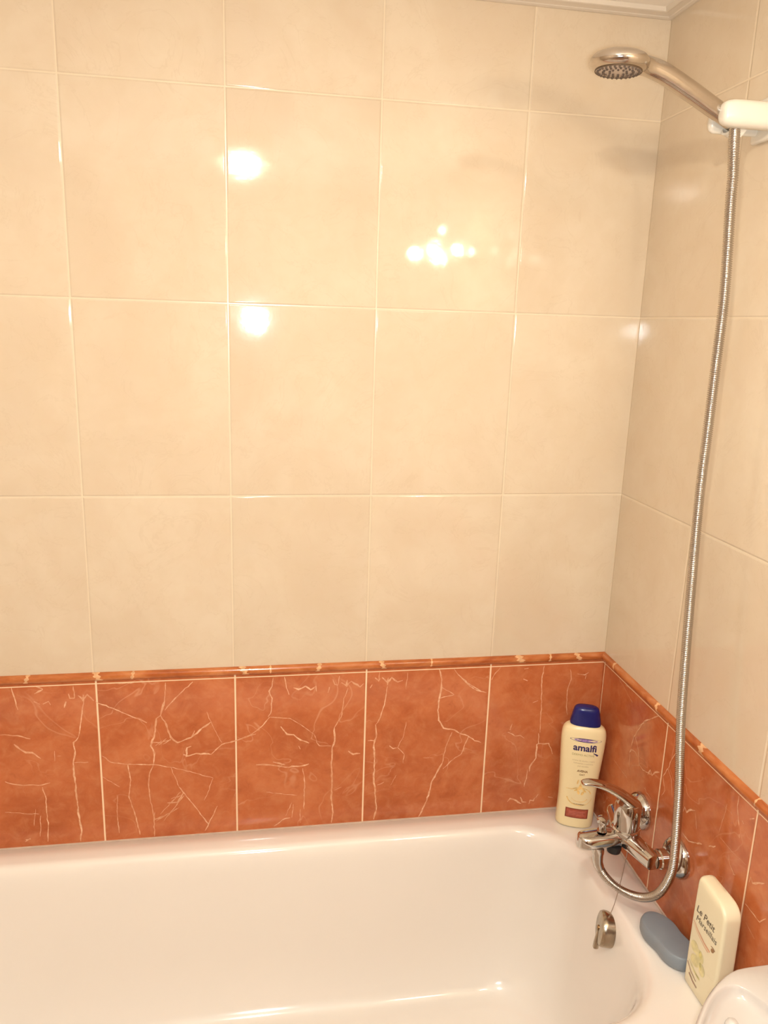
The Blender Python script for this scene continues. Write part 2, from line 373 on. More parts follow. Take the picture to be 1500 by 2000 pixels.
VEINS = [
    ('b', 1.2, [(-1.128,0.888),(-1.124,0.867),(-1.12,0.844)]),
    ('b', 1.2, [(-1.1,0.888),(-1.087,0.888),(-1.075,0.883)]),
    ('b', 1.2, [(-1.023,0.886),(-1.022,0.862)]),
    ('b', 1.2, [(-1.007,0.868),(-1.007,0.851),(-1.013,0.817),(-1.02,0.783)]),
    ('b', 1.2, [(-1.154,0.796),(-1.125,0.793),(-1.103,0.785)]),
    ('b', 1.2, [(-1.153,0.701),(-1.136,0.694),(-1.118,0.691),(-1.091,0.689),(-1.075,0.693)]),
    ('b', 1.2, [(-1.089,0.685),(-1.084,0.66),(-1.085,0.631),(-1.084,0.602),(-1.087,0.569)]),
    ('b', 1.2, [(-1.127,0.572),(-1.117,0.579)]),
    ('b', 1.2, [(-0.986,0.853),(-0.945,0.832),(-0.897,0.805)]),
    ('b', 1.2, [(-0.98,0.742),(-0.965,0.728),(-0.938,0.722),(-0.891,0.718),(-0.857,0.71)]),
    ('b', 1.2, [(-0.935,0.721),(-0.931,0.688),(-0.936,0.652),(-0.927,0.618),(-0.919,0.569)]),
    ('b', 1.2, [(-0.888,0.721),(-0.897,0.696),(-0.899,0.671),(-0.897,0.645),(-0.892,0.604),(-0.892,0.563)]),
    ('b', 1.2, [(-0.861,0.885),(-0.864,0.847),(-0.872,0.819)]),
    ('b', 1.2, [(-0.812,0.884),(-0.834,0.863),(-0.853,0.843),(-0.864,0.829)]),
    ('b', 1.2, [(-0.782,0.732),(-0.761,0.752),(-0.736,0.758),(-0.697,0.77)]),
    ('b', 1.2, [(-0.843,0.667),(-0.818,0.628),(-0.79,0.582)]),
    ('b', 1.2, [(-0.772,0.62),(-0.783,0.595),(-0.797,0.566)]),
    ('b', 0.7, [(-1.032,0.731),(-1.005,0.731)]),
    ('b', 0.7, [(-0.857,0.71),(-0.817,0.696),(-0.779,0.682)]),
    ('b', 0.7, [(-0.788,0.822),(-0.779,0.796),(-0.761,0.756)]),
    ('b', 0.7, [(-0.857,0.71),(-0.843,0.667)]),
    ('b', 0.7, [(-0.779,0.681),(-0.789,0.652),(-0.797,0.634)]),
    ('b', 0.7, [(-0.956,0.657),(-0.959,0.624),(-0.957,0.576)]),
    ('b', 0.7, [(-1.104,0.64),(-1.109,0.604)]),
    ('b', 0.7, [(-1.158,0.637),(-1.099,0.629)]),
    ('b', 0.7, [(-0.982,0.699),(-0.952,0.675)]),
    ('b', 0.7, [(-1.063,0.758),(-1.064,0.737)]),
    ('b', 0.7, [(-1.096,0.625),(-1.1,0.581)]),
    ('b', 1.9, [(-1.02,0.783),(-1.029,0.773),(-1.027,0.755),(-1.032,0.731),(-1.031,0.692),(-1.03,0.656),(-1.028,0.619),(-1.025,0.589),(-1.028,0.564)]),
    ('b', 1.9, [(-0.872,0.819),(-0.88,0.813),(-0.884,0.782),(-0.892,0.757),(-0.886,0.742),(-0.888,0.721)]),
    ('b', 1.9, [(-0.872,0.819),(-0.862,0.798),(-0.855,0.773),(-0.843,0.761),(-0.83,0.766),(-0.818,0.77),(-0.802,0.784),(-0.781,0.8)]),
    ('b', 1.9, [(-0.818,0.752),(-0.826,0.749),(-0.828,0.731),(-0.809,0.736),(-0.781,0.732)]),
    ('b', 1.9, [(-1.132,0.776),(-1.122,0.765),(-1.113,0.758),(-1.102,0.757),(-1.088,0.744)]),
    ('b', 1.9, [(-0.864,0.847),(-0.872,0.819)]),
    ('b', 1.9, [(-0.818,0.77),(-0.811,0.784)]),
    ('b', 2.4, [(-1.032,0.871),(-1.03,0.862),(-1.022,0.862)]),
    ('b', 2.4, [(-1.041,0.844),(-1.037,0.856)]),
    ('b', 2.4, [(-1.016,0.867),(-1.008,0.858),(-1.0,0.868),(-0.989,0.855)]),
    ('b', 2.4, [(-1.006,0.868),(-1.008,0.855)]),
    ('b', 2.4, [(-1.092,0.859),(-1.082,0.853)]),
    ('b', 2.4, [(-1.077,0.853),(-1.067,0.858),(-1.064,0.851)]),
    ('b', 2.4, [(-1.09,0.874),(-1.075,0.882)]),
    ('b', 2.4, [(-0.891,0.6),(-0.873,0.606)]),
    ('b', 2.4, [(-0.866,0.634),(-0.847,0.634),(-0.834,0.655)]),
    ('b', 2.4, [(-1.126,0.576),(-1.117,0.577)]),
    ('b', 2.4, [(-0.833,0.735),(-0.824,0.732)]),
    ('b', 1.0, [(-0.891,0.764),(-0.877,0.763),(-0.855,0.767)]),
    ('b', 1.0, [(-0.884,0.757),(-0.871,0.768)]),
    ('b', 1.0, [(-0.878,0.758),(-0.863,0.771)]),
    ('b', 1.0, [(-0.87,0.759),(-0.855,0.769)]),
    ('b', 1.0, [(-0.89,0.615),(-0.891,0.596)]),
    ('b', 1.0, [(-0.888,0.596),(-0.844,0.622)]),
    ('b', 1.0, [(-0.88,0.61),(-0.84,0.656)]),
    ('b', 1.0, [(-0.874,0.595),(-0.834,0.648)]),
    ('b', 1.0, [(-0.859,0.642),(-0.84,0.648)]),
    ('b', 1.0, [(-0.966,0.888),(-0.936,0.887),(-0.915,0.888)]),
    ('b', 1.2, [(-0.755,0.754),(-0.736,0.758),(-0.707,0.769),(-0.684,0.787),(-0.671,0.804)]),
    ('b', 1.2, [(-0.664,0.886),(-0.666,0.868),(-0.672,0.858),(-0.666,0.843),(-0.669,0.812),(-0.674,0.805)]),
    ('b', 1.2, [(-0.643,0.886),(-0.639,0.863),(-0.634,0.849)]),
    ('b', 1.2, [(-0.607,0.69),(-0.603,0.66),(-0.604,0.63),(-0.604,0.599)]),
    ('b', 1.2, [(-0.521,0.857),(-0.529,0.836),(-0.533,0.797),(-0.546,0.775)]),
    ('b', 1.2, [(-0.663,0.566),(-0.641,0.581),(-0.631,0.582)]),
    ('b', 1.2, [(-0.48,0.742),(-0.466,0.741)]),
    ('b', 1.2, [(-0.444,0.857),(-0.448,0.825),(-0.456,0.792),(-0.465,0.776)]),
    ('b', 1.2, [(-0.337,0.826),(-0.309,0.832)]),
    ('b', 1.2, [(-0.336,0.85),(-0.309,0.832)]),
    ('b', 1.2, [(-0.312,0.887),(-0.298,0.87),(-0.279,0.853),(-0.254,0.837)]),
    ('b', 1.2, [(-0.294,0.747),(-0.276,0.74),(-0.261,0.728),(-0.247,0.723)]),
    ('b', 1.2, [(-0.309,0.75),(-0.321,0.716),(-0.326,0.682)]),
    ('b', 1.2, [(-0.274,0.74),(-0.288,0.699),(-0.309,0.685),(-0.324,0.669)]),
    ('b', 1.2, [(-0.46,0.888),(-0.461,0.871)]),
    ('b', 1.2, [(-0.538,0.883),(-0.541,0.864)]),
    ('b', 0.7, [(-0.671,0.804),(-0.632,0.799),(-0.612,0.785),(-0.586,0.763),(-0.58,0.744),(-0.575,0.737),(-0.552,0.735)]),
    ('b', 0.7, [(-0.678,0.643),(-0.648,0.637),(-0.618,0.631)]),
    ('b', 0.7, [(-0.628,0.616),(-0.64,0.587)]),
    ('b', 0.7, [(-0.625,0.612),(-0.628,0.582)]),
    ('b', 0.7, [(-0.611,0.6),(-0.611,0.569)]),
    ('b', 0.7, [(-0.404,0.778),(-0.409,0.745),(-0.419,0.723),(-0.405,0.707),(-0.407,0.688)]),
    ('b', 0.7, [(-0.366,0.697),(-0.345,0.695)]),
    ('b', 0.7, [(-0.458,0.642),(-0.444,0.648)]),
    ('b', 0.7, [(-0.405,0.884),(-0.407,0.848)]),
    ('b', 0.7, [(-0.544,0.637),(-0.53,0.643)]),
    ('b', 0.7, [(-0.42,0.662),(-0.43,0.64)]),
    ('b', 1.9, [(-0.546,0.775),(-0.545,0.746),(-0.55,0.731),(-0.551,0.694),(-0.549,0.656),(-0.55,0.618),(-0.546,0.587),(-0.549,0.564)]),
    ('b', 1.9, [(-0.465,0.776),(-0.463,0.748),(-0.467,0.733),(-0.465,0.696),(-0.465,0.654),(-0.46,0.611),(-0.458,0.587),(-0.463,0.564)]),
    ('b', 1.9, [(-0.342,0.888),(-0.336,0.866),(-0.336,0.852),(-0.339,0.826),(-0.341,0.8),(-0.338,0.778),(-0.327,0.76),(-0.305,0.755),(-0.294,0.747)]),
    ('b', 1.9, [(-0.326,0.682),(-0.346,0.641),(-0.354,0.599),(-0.37,0.562)]),
    ('b', 1.9, [(-0.65,0.783),(-0.638,0.766),(-0.625,0.764),(-0.612,0.752),(-0.595,0.744)]),
    ('b', 1.9, [(-0.697,0.704),(-0.671,0.702),(-0.641,0.695),(-0.615,0.695),(-0.595,0.699)]),
    ('b', 1.9, [(-0.665,0.708),(-0.641,0.7)]),
    ('b', 2.4, [(-0.626,0.863),(-0.616,0.859),(-0.603,0.865),(-0.593,0.857),(-0.583,0.864),(-0.582,0.853)]),
    ('b', 2.4, [(-0.56,0.849),(-0.557,0.861)]),
    ('b', 2.4, [(-0.551,0.877),(-0.547,0.866),(-0.541,0.864)]),
    ('b', 2.4, [(-0.534,0.869),(-0.524,0.861),(-0.515,0.871),(-0.498,0.858),(-0.491,0.865)]),
    ('b', 2.4, [(-0.526,0.861),(-0.523,0.874)]),
    ('b', 2.4, [(-0.478,0.855),(-0.474,0.862)]),
    ('b', 2.4, [(-0.469,0.876),(-0.461,0.869),(-0.459,0.874)]),
    ('b', 2.4, [(-0.455,0.876),(-0.444,0.864),(-0.436,0.875),(-0.424,0.865),(-0.414,0.868)]),
    ('b', 2.4, [(-0.444,0.859),(-0.443,0.875)]),
    ('b', 2.4, [(-0.342,0.888),(-0.336,0.866)]),
    ('b', 2.4, [(-0.518,0.722),(-0.508,0.714),(-0.494,0.715)]),
    ('b', 2.4, [(-0.436,0.728),(-0.428,0.721),(-0.421,0.723)]),
    ('b', 2.4, [(-0.615,0.739),(-0.612,0.732)]),
    ('b', 1.2, [(-0.217,0.887),(-0.227,0.875),(-0.234,0.86)]),
    ('b', 1.2, [(-0.126,0.886),(-0.129,0.857),(-0.125,0.796),(-0.124,0.759),(-0.123,0.738)]),
    ('b', 1.2, [(-0.07,0.875),(-0.066,0.854),(-0.071,0.836),(-0.072,0.821),(-0.071,0.793),(-0.067,0.775)]),
    ('b', 1.2, [(-0.126,0.712),(-0.102,0.712),(-0.092,0.687)]),
    ('b', 1.2, [(-0.144,0.806),(-0.133,0.81)]),
    ('b', 1.2, [(-0.144,0.655),(-0.144,0.634),(-0.148,0.615)]),
    ('b', 1.2, [(-0.298,0.869),(-0.278,0.849),(-0.262,0.839),(-0.243,0.833)]),
    ('b', 1.2, [(-0.054,0.865),(-0.038,0.862),(-0.03,0.867)]),
    ('b', 1.2, [(-0.035,0.862),(-0.036,0.853)]),
    ('b', 1.7, [(-0.126,0.736),(-0.124,0.713),(-0.128,0.711),(-0.127,0.68),(-0.139,0.66),(-0.139,0.65)]),
    ('b', 1.7, [(-0.192,0.743),(-0.176,0.733),(-0.165,0.734),(-0.156,0.727)]),
    ('b', 1.7, [(-0.184,0.761),(-0.188,0.747)]),
    ('b', 2.2, [(-0.182,0.582),(-0.176,0.589),(-0.162,0.583),(-0.151,0.575)]),
    ('b', 2.2, [(-0.154,0.591),(-0.149,0.579),(-0.14,0.578)]),
    ('b', 2.2, [(-0.134,0.573),(-0.132,0.582),(-0.125,0.58),(-0.122,0.587)]),
    ('b', 2.2, [(-0.12,0.587),(-0.115,0.595)]),
    ('b', 2.2, [(-0.093,0.587),(-0.082,0.584)]),
    ('b', 2.2, [(-0.168,0.881),(-0.159,0.882)]),
    ('b', 2.2, [(-0.168,0.859),(-0.159,0.855)]),
    ('r', 1.3, [(-0.227,0.888),(-0.222,0.887),(-0.18,0.854),(-0.164,0.828),(-0.152,0.808),(-0.145,0.779)]),
    ('r', 1.3, [(-0.154,0.812),(-0.172,0.791),(-0.181,0.766),(-0.195,0.764),(-0.224,0.773)]),
    ('r', 1.3, [(-0.144,0.768),(-0.147,0.741)]),
    ('r', 1.3, [(-0.145,0.776),(-0.161,0.781),(-0.172,0.777)]),
    ('r', 1.3, [(-0.21,0.739),(-0.215,0.731),(-0.234,0.73)]),
    ('r', 1.3, [(-0.293,0.86),(-0.28,0.836),(-0.273,0.815),(-0.261,0.792)]),
    ('r', 1.3, [(-0.273,0.815),(-0.287,0.802),(-0.296,0.775)]),
    ('r', 1.3, [(-0.261,0.792),(-0.272,0.772),(-0.264,0.757)]),
    ('r', 1.3, [(-0.338,0.736),(-0.357,0.734),(-0.375,0.744)]),
    ('r', 1.3, [(-0.46,0.886),(-0.46,0.869),(-0.47,0.843)]),
    ('r', 1.3, [(-0.508,0.741),(-0.542,0.739),(-0.553,0.754)]),
    ('r', 1.3, [(-0.458,0.785),(-0.463,0.772),(-0.476,0.764)]),
    ('r', 1.3, [(-0.227,0.888),(-0.224,0.888)]),
    ('r', 0.7, [(-0.433,0.796),(-0.456,0.795),(-0.497,0.797)]),
    ('r', 0.7, [(-0.437,0.857),(-0.434,0.832),(-0.428,0.801)]),
    ('r', 0.7, [(-0.165,0.836),(-0.196,0.866)]),
    ('r', 0.7, [(-0.071,0.886),(-0.132,0.866)]),
    ('r', 0.7, [(-0.516,0.716),(-0.538,0.707)]),
    ('r', 0.7, [(-0.364,0.792),(-0.374,0.768)]),
    ('r', 0.7, [(-0.087,0.719),(-0.145,0.715)]),
    ('r', 2.6, [(-0.213,0.766),(-0.219,0.779),(-0.227,0.773),(-0.236,0.785),(-0.249,0.793)]),
    ('r', 2.6, [(-0.332,0.772),(-0.335,0.782),(-0.342,0.777),(-0.352,0.789),(-0.363,0.795)]),
    ('r', 2.6, [(-0.374,0.744),(-0.392,0.754)]),
    ('r', 2.6, [(-0.409,0.763),(-0.425,0.775)]),
    ('r', 2.6, [(-0.509,0.778),(-0.511,0.788),(-0.516,0.782),(-0.528,0.792),(-0.539,0.8)]),
    ('r', 2.6, [(-0.1,0.886),(-0.123,0.888)]),
    ('r', 2.6, [(-0.207,0.735),(-0.214,0.734)]),
    ('r', 2.6, [(-0.142,0.768),(-0.148,0.78)]),
    ('r', 2.6, [(-0.49,0.868),(-0.499,0.875)]),
    ('r', 2.6, [(-0.475,0.855),(-0.479,0.852)]),
    ('r', 2.6, [(-0.473,0.831),(-0.475,0.826)]),
    ('r', 2.6, [(-0.473,0.763),(-0.479,0.766)]),
    ('r', 2.6, [(-0.504,0.886),(-0.509,0.888)]),
]


def tiled_wall(name, which):
    # a slab whose lower band carries the red tiles; the printed veins are part of the tile face
    v = []; f = []; fm = []
    if which == 'b':
        a, b = box_v(X_L - 0.12, 0.12, 0.0, 0.12, 0.0, Z_RED); c, d = box_v(X_L - 0.12, 0.12, 0.0, 0.12, Z_RED, Z_C + 0.1)
    else:
        a, b = box_v(0.0, 0.12, Y_F - 0.12, 0.0, 0.0, Z_RED); c, d = box_v(0.0, 0.12, Y_F - 0.12, 0.0, Z_RED, Z_C + 0.1)
    v += a; f += b; fm += [0]*6
    v += c; f += [[i+8 for i in q] for q in d]; fm += [1]*6
    rnd = random.Random(3)
    for vk, (wl, wd, pts) in enumerate(VEINS):
        if wl != which: continue
        P = [Vector(p) for p in pts]; Q = []
        for i in range(len(P)-1):
            L = (P[i+1]-P[i]).length; n = max(1, int(L/0.006))
            for j in range(n):
                t = j/n; q = P[i].lerp(P[i+1], t)
                if 0 < t: q = q + Vector((rnd.uniform(-1, 1), rnd.uniform(-1, 1)))*0.0009
                Q.append(q)
        Q.append(P[-1]); base = len(v); wd = min(wd, 2.0)*(0.00082 if which == 'b' else 0.00068)
        for i, q in enumerate(Q):
            dep = -0.0003 - (vk % 16)*1.6e-5 - i*1.2e-6
            t = (Q[min(i+1, len(Q)-1)]-Q[max(i-1, 0)]).normalized(); nn = Vector((-t.y, t.x))
            hw = wd*rnd.uniform(0.55, 1.25)*(0.45 if i in (0, len(Q)-1) else 1)
            for sgn in (1, -1):
                p = q + nn*hw*sgn; z = min(max(p.y, 0.5), 0.888)
                v.append((min(p.x, -0.0005), dep, z) if which == 'b' else (dep, min(p.x, -0.0005), z))
        for i in range(len(Q)-1):
            f.append([base+2*i, base+2*i+1, base+2*i+3, base+2*i+2]); fm.append(2)
    o = obj(name, v, f, None, smooth=False, mats=[M['red_'+which], M['cream_'+which], M['vein']], fmat=fm)
    return struct(o)
tiled_wall('wall_back', 'b'); tiled_wall('wall_right', 'r')
v, f = box_v(X_L-0.12, X_L, Y_F-0.12, 0.0, 0, Z_C+0.1); struct(obj('wall_left', v, f, M['taupe'], smooth=False))
v, f = box_v(X_L, 0.0, Y_F-0.12, Y_F, 0, Z_C+0.1); struct(obj('wall_front', v, f, M['taupe'], smooth=False))
v, f = box_v(X_L-0.12, 0.12, Y_F-0.12, 0.12, -0.1, 0); struct(obj('floor', v, f, M['floor'], smooth=False))
v, f = box_v(X_L, 0.0, Y_F, 0.0, Z_C, Z_C+0.1); struct(obj('ceiling', v, f, M['paint'], smooth=False))
v, f = box_v(-1.35, -0.6, Y_F, Y_F+0.04, 0.0, 2.0)  # unseen dark door behind the camera, added for the chrome to reflect
dr = struct(obj('added_door_1', v, f, M['wood'], smooth=False))
MB().lathe([(0.012, 0), (0.012, 0.03), (0.02, 0.04), (0.022, 0.055), (0.012, 0.065)], (-0.68, Y_F+0.04, 1.0), (0, 1, 0), 20).obj('door_knob', M['chrome'], dr)

# half round moulding over the red tiles
def moulding(name, axis, a0, a1, mat, patches):
    prof = []
    zc = (Z_RED + 0.001 + Z_DADO)/2; hz = (Z_DADO - Z_RED - 0.001)/2
    for k in range(13):
        t = -pi/2 + pi*k/12
        prof.append((-0.0085*abs(math.cos(t))**0.8, zc + hz*math.sin(t)))
    def pt(u, d, z): return (u, d, z) if axis == 0 else (d, u, z)
    us = [a0 + (a1-a0)*i/60 for i in range(61)]
    rings = [[pt(u, d if 0 < k < 12 else 0.0, z) for k, (d, z) in enumerate(prof)] for u in us]
    mb = MB(); mb.loft(rings, True, True, closed=False); n0 = len(mb.f)
    for (u, wd, sl) in patches:
        r2 = []
        for i in range(4):
            rr = []
            for k, (d, z) in enumerate(prof):
                uu = u + wd*(i/3-0.5)*(1 + 0.5*math.sin(k*1.7+u*50)) + sl*(z-zc)
                rr.append(pt(uu, d*1.02-0.0002, z))
            r2.append(rr)
        mb.loft(r2, False, False, closed=False)
    fm = [0]*n0 + [1]*(len(mb.f)-n0)
    return struct(obj(name, mb.v, mb.f, None, sharp=50, mats=[mat, M['patch']], fmat=fm))
moulding('trim_1', 0, X_L, 0.0, M['mould_x'], [(-0.978, 0.010, -0.5), (-0.918, 0.005, 0.2), (-0.717, 0.010, -0.5), (-0.669, 0.003, 0), (-0.579, 0.007, 0.3), (-0.455, 0.008, -0.4),
    (-0.36, 0.003, 0.1), (-0.179, 0.013, -0.5), (-0.118, 0.004, 0.2), (-0.057, 0.009, -0.6), (-1.1, 0.006, 0.3), (-1.25, 0.010, -0.4)])
moulding('trim_2', 1, Y_F, 0.0, M['mould_y'], [(-0.059, 0.005, 0.5), (-0.227, 0.007, 0.6), (-0.367, 0.012, 0.5), (-0.505, 0.003, 0.0), (-0.62, 0.008, 0.3)])
# ceiling trim: a stepped strip along both walls
def ceil_trim(name, axis, a0, a1):
    prof = [(0.0, Z_C-0.011), (-0.003, Z_C-0.0112), (-0.0075, Z_C-0.0098), (-0.009, Z_C-0.0086), (-0.018, Z_C-0.0066), (-0.0195, Z_C-0.0070), (-0.0215, Z_C-0.0060), (-0.0235, Z_C), (0.0, Z_C)]
    def pt(u, d, z): return (u, d, z) if axis == 0 else (d, u, z)
    mb = MB().loft([[pt(u, d, z) for d, z in prof] for u in (a0, a1)])
    return struct(obj(name, mb.v, mb.f, M['trim'], smooth=False))
ceil_trim('trim_3', 0, X_L, 0.0); ceil_trim('trim_4', 1, Y_F, 0.0)
# ---------------------------------------------------------------- bathtub
tub = thing('bathtub', 'white enamelled bathtub set between the red tiled walls', 'bathtub', (-0.8, -0.32, 0))
def rrect(x0, x1, y0, y1, r, z, n=12, sx=1.0):
    pts = []
    for cx, cy, a0 in ((x1-r*sx, y1-r, 0), (x0+r, y1-r, 90), (x0+r, y0+r, 180), (x1-r*sx, y0+r, 270)):
        rx = r*sx if a0 in (0, 270) else r
        for k in range(n+1):
            a = math.radians(a0+90*k/n); pts.append((cx+rx*math.cos(a), cy+r*math.sin(a), z))
    return pts
def tub_ring(i, z, r=0.13):
    # i: inset from the mouth of the basin; the far end slopes more
    return rrect(-1.50+i*2.2, -0.074-i*0.55, -0.513+i*0.7, -0.052-i*0.55, max(r, 0.03), z)
rings = [rrect(X_L+0.001, -0.001, -0.66, -0.001, 0.012, z) for z in (0.0, 0.53)]
rings += [rrect(X_L+0.001, -0.001, -0.665, -0.001, 0.012, 0.535), rrect(X_L+0.001, -0.001, -0.668, -0.001, 0.012, 0.55),
          rrect(X_L+0.002, -0.002, -0.664, -0.002, 0.012, 0.557), rrect(X_L+0.004, -0.004, -0.655, -0.004, 0.012, 0.560)]
rings += [rrect(-1.53, -0.045, -0.540, -0.030, 0.13, 0.5602)]
prof = [(-0.012, 0.5600), (-0.006, 0.5592), (0.0, 0.5575), (0.006, 0.5545), (0.012, 0.5500), (0.018, 0.543), (0.023, 0.533), (0.027, 0.520), (0.031, 0.500),
        (0.048, 0.43), (0.064, 0.36), (0.074, 0.330), (0.084, 0.306), (0.097, 0.284), (0.114, 0.265), (0.137, 0.249), (0.164, 0.239), (0.2, 0.234)]
for i, z in prof: rings.append(tub_ring(i, z, 0.122 - 0.15*max(0, i-0.1)))
rings.append(rrect(-0.95, -0.3, -0.30, -0.24, 0.02, 0.231))
mb = MB().loft(rings); local(mb.obj('tub_shell', M['enamel'], tub, sharp=60), tub.location)
# overflow knob on the end wall
OV = Vector((-0.0925, -0.292, 0.517))
ax = Vector((-1, 0.32, 0.12)).normalized()
ov = MB().lathe([(0.029, -0.012), (0.0300, 0.002), (0.0300, 0.006), (0.028, 0.0102), (0.025, 0.0115), (0.002, 0.0120)], OV, ax, 40).obj('overflow_cover', M['chrome_worn'], tub)
local(ov, tub.location)
q = Vector((0, 0, 1)).rotation_difference(ax)
sc = MB().lathe([(0.0045, 0.0), (0.0045, 0.0015), (0.003, 0.0025)], OV + ax*0.0118, ax, 14).obj('screw', plain('brass_screw', (0.36, 0.22, 0.10), 0.35, metal=1.0, var=0.1), ov); local(sc, tub.location)
dn = Vector((0, -0.12, -1)); dn = (dn - ax*dn.dot(ax)).normalized()
tl = MB().tube([OV + ax*0.010 + dn*t for t in (0.004, 0.018, 0.030, 0.038, 0.041)], None, 12, flat=[(0.0035, 0.004), (0.004, 0.0045), (0.005, 0.005), (0.005, 0.005), (0.002, 0.003)], upv=ax).obj('knob_tail', M['chrome_worn'], ov); local(tl, tub.location)
gr = MB().tube([OV + ax*0.0121 + dn*t + Vector((0, -0.011, 0)) for t in (-0.022, 0.0, 0.024)], 0.0011, 8).obj('slot', plain('dark_slot', (0.05, 0.035, 0.02), 0.6, var=0.1), ov); local(gr, tub.location)
# sealant along the walls
mb = MB()
v, f = box_v(X_L, 0.0, -0.002, 0.0, 0.556, 0.5613); mb.add(v, f)
v, f = box_v(-0.002, 0.0, -0.66, 0.0, 0.556, 0.5613); mb.add(v, f)
struct(mb.obj('trim_5', M['sealant'], None, smooth=False))

# ---------------------------------------------------------------- bath mixer
MXZ = 0.688
mx = thing('bath_mixer_tap', 'chrome lever bath mixer tap on the red tiled wall', 'tap', (0, -0.272, MXZ))
def part(mb, name, mat, parent=mx, root=None, sharp=40):
    o = mb.obj(name, mat, parent, sharp=sharp); local(o, (root or mx).location); return o
for yy in (-0.207, -0.337):
    part(MB().lathe([(0.0345, 0.0), (0.0345, 0.003), (0.033, 0.008), (0.028, 0.015), (0.019, 0.020), (0.013, 0.021)], (0, yy, MXZ), (-1, 0, 0), 40), 'escutcheon', M['chrome'])
    part(MB().lathe([(0.0135, 0.016), (0.0135, 0.024), (0.0165, 0.025), (0.0165, 0.036), (0.0145, 0.038), (0.0145, 0.043)], (0, yy, MXZ), (-1, 0, 0), 6 if False else 24), 'inlet_nut', M['chrome'])
# cross bar body
bp = spline([(-0.049, -0.198, MXZ), (-0.051, -0.207, MXZ), (-0.057, -0.235, MXZ), (-0.064, -0.272, MXZ), (-0.057, -0.309, MXZ), (-0.050, -0.337, MXZ), (-0.048, -0.347, MXZ)], 4)
fl_ = []
for i in range(len(bp)):
    t = i/(len(bp)-1); e = min(t, 1-t)*2; e = min(1, (e/0.12)) if e < 0.12 else 1
    s = 0.55 + 0.45*math.sqrt(max(0, 1-(1-e)**2)); bul = 1 + 0.25*math.exp(-((t-0.5)/0.2)**2)
    fl_.append((0.0145*s*bul, 0.0135*s))
part(MB().tube(bp, None, 24, flat=fl_, upv=(0, 0, 1)), 'body', M['chrome'])
# spout
sp = resample(spline([(-0.050, -0.272, MXZ+0.001), (-0.070, -0.272, MXZ+0.001), (-0.100, -0.272, MXZ), (-0.135, -0.272, MXZ-0.002), (-0.147, -0.272, MXZ-0.003), (-0.153, -0.272, MXZ-0.003)], 8), 0.0015)
fs = []
for i, p in enumerate(sp):
    t = i/(len(sp)-1); d_ = (sp[-1]-p).length + 0.0003; e = 1.0 if d_ > 0.019 else math.sqrt(1-((0.019-d_)/0.019)**2)
    fs.append(((0.0190 - 0.001*t)*e, (0.0135 - 0.0005*t)*(0.80+0.20*min(1, d_/0.005))))
part(MB().tube(sp, None, 28, flat=fs, upv=(0, 0, 1)), 'spout', M['chrome'], sharp=60)
# cartridge housing and collar
part(MB().lathe([(0.021, 0.004), (0.0245, 0.010), (0.0250, 0.014), (0.0245, 0.018), (0.0215, 0.020)], (-0.065, -0.272, MXZ), n=36), 'collar', M['chrome'])
part(MB().lathe([(0.0215, 0.018), (0.0222, 0.030), (0.0224, 0.048), (0.0222, 0.061), (0.0205, 0.066), (0.012, 0.069)], (-0.065, -0.272, MXZ), n=40), 'cartridge_housing', M['chrome'])
lv = spline([(-0.054, -0.272, MXZ+0.057), (-0.059, -0.272, MXZ+0.064), (-0.070, -0.272, MXZ+0.074), (-0.090, -0.272, MXZ+0.089), (-0.116, -0.272, MXZ+0.103), (-0.140, -0.272, MXZ+0.110), (-0.154, -0.272, MXZ+0.110)], 4)
fv = []
for i in range(len(lv)):
    t = i/(len(lv)-1); fv.append((0.0125*(1-t)**1.1 + 0.0075 if t < 0.96 else 0.006, 0.0095*(1-t)**1.2 + 0.0032 if t < 0.96 else 0.002))
fv[0] = (0.012, 0.006)
part(MB().tube(lv, None, 24, flat=fv, upv=(0, 0, 1)), 'lever', M['chrome'], sharp=60)
kb = part(MB().lathe([(0.0085, 0.010), (0.0065, 0.014), (0.0065, 0.024), (0.0100, 0.026), (0.0105, 0.030), (0.0095, 0.0335), (0.004, 0.035)], (-0.109, -0.272, MXZ+0.005), n=24), 'diverter_knob', M['chrome'])
part(MB().lathe([(0.0125, -0.012), (0.0125, -0.018), (0.0115, -0.024), (0.006, -0.0245)], (-0.088, -0.281, MXZ+0.003), n=24), 'aerator', M['black'])
part(MB().lathe([(0.0095, -0.008), (0.0105, -0.015), (0.0105, -0.020), (0.008, -0.022)], (-0.117, -0.281, MXZ-0.002), n=24), 'hose_outlet', M['chrome'])

# ---------------------------------------------------------------- shower hose
HP = [(-0.0560, -0.320, 1.828), (-0.0590, -0.326, 1.810), (-0.0600, -0.331, 1.785), (-0.056, -0.331, 1.75), (-0.053, -0.329, 1.715), (-0.046, -0.331, 1.60), (-0.045, -0.331, 1.508), (-0.045, -0.332, 1.40), (-0.045, -0.333, 1.30),
      (-0.045, -0.345, 1.127), (-0.045, -0.360, 0.962), (-0.045, -0.378, 0.86), (-0.045, -0.386, 0.798), (-0.045, -0.391, 0.74), (-0.046, -0.390, 0.700), (-0.050, -0.376, 0.659), (-0.055, -0.356, 0.632), (-0.063, -0.333, 0.614),
      (-0.076, -0.311, 0.607), (-0.092, -0.295, 0.613), (-0.106, -0.286, 0.628), (-0.115, -0.282, 0.647), (-0.117, -0.281, 0.666)]
path = spline(HP, 14)
hose = thing('shower_hose', 'long ribbed chrome shower hose hanging from the shower holder to the tap', 'hose', (-0.045, -0.33, 1.2))
PT = resample(path, 0.0030/4)
mb = MB(); P = PT[12:-22]; T0 = None; rings = []
N = Vector((1, 0, 0)); rr4 = [0.0050, 0.0069, 0.0074, 0.0069]
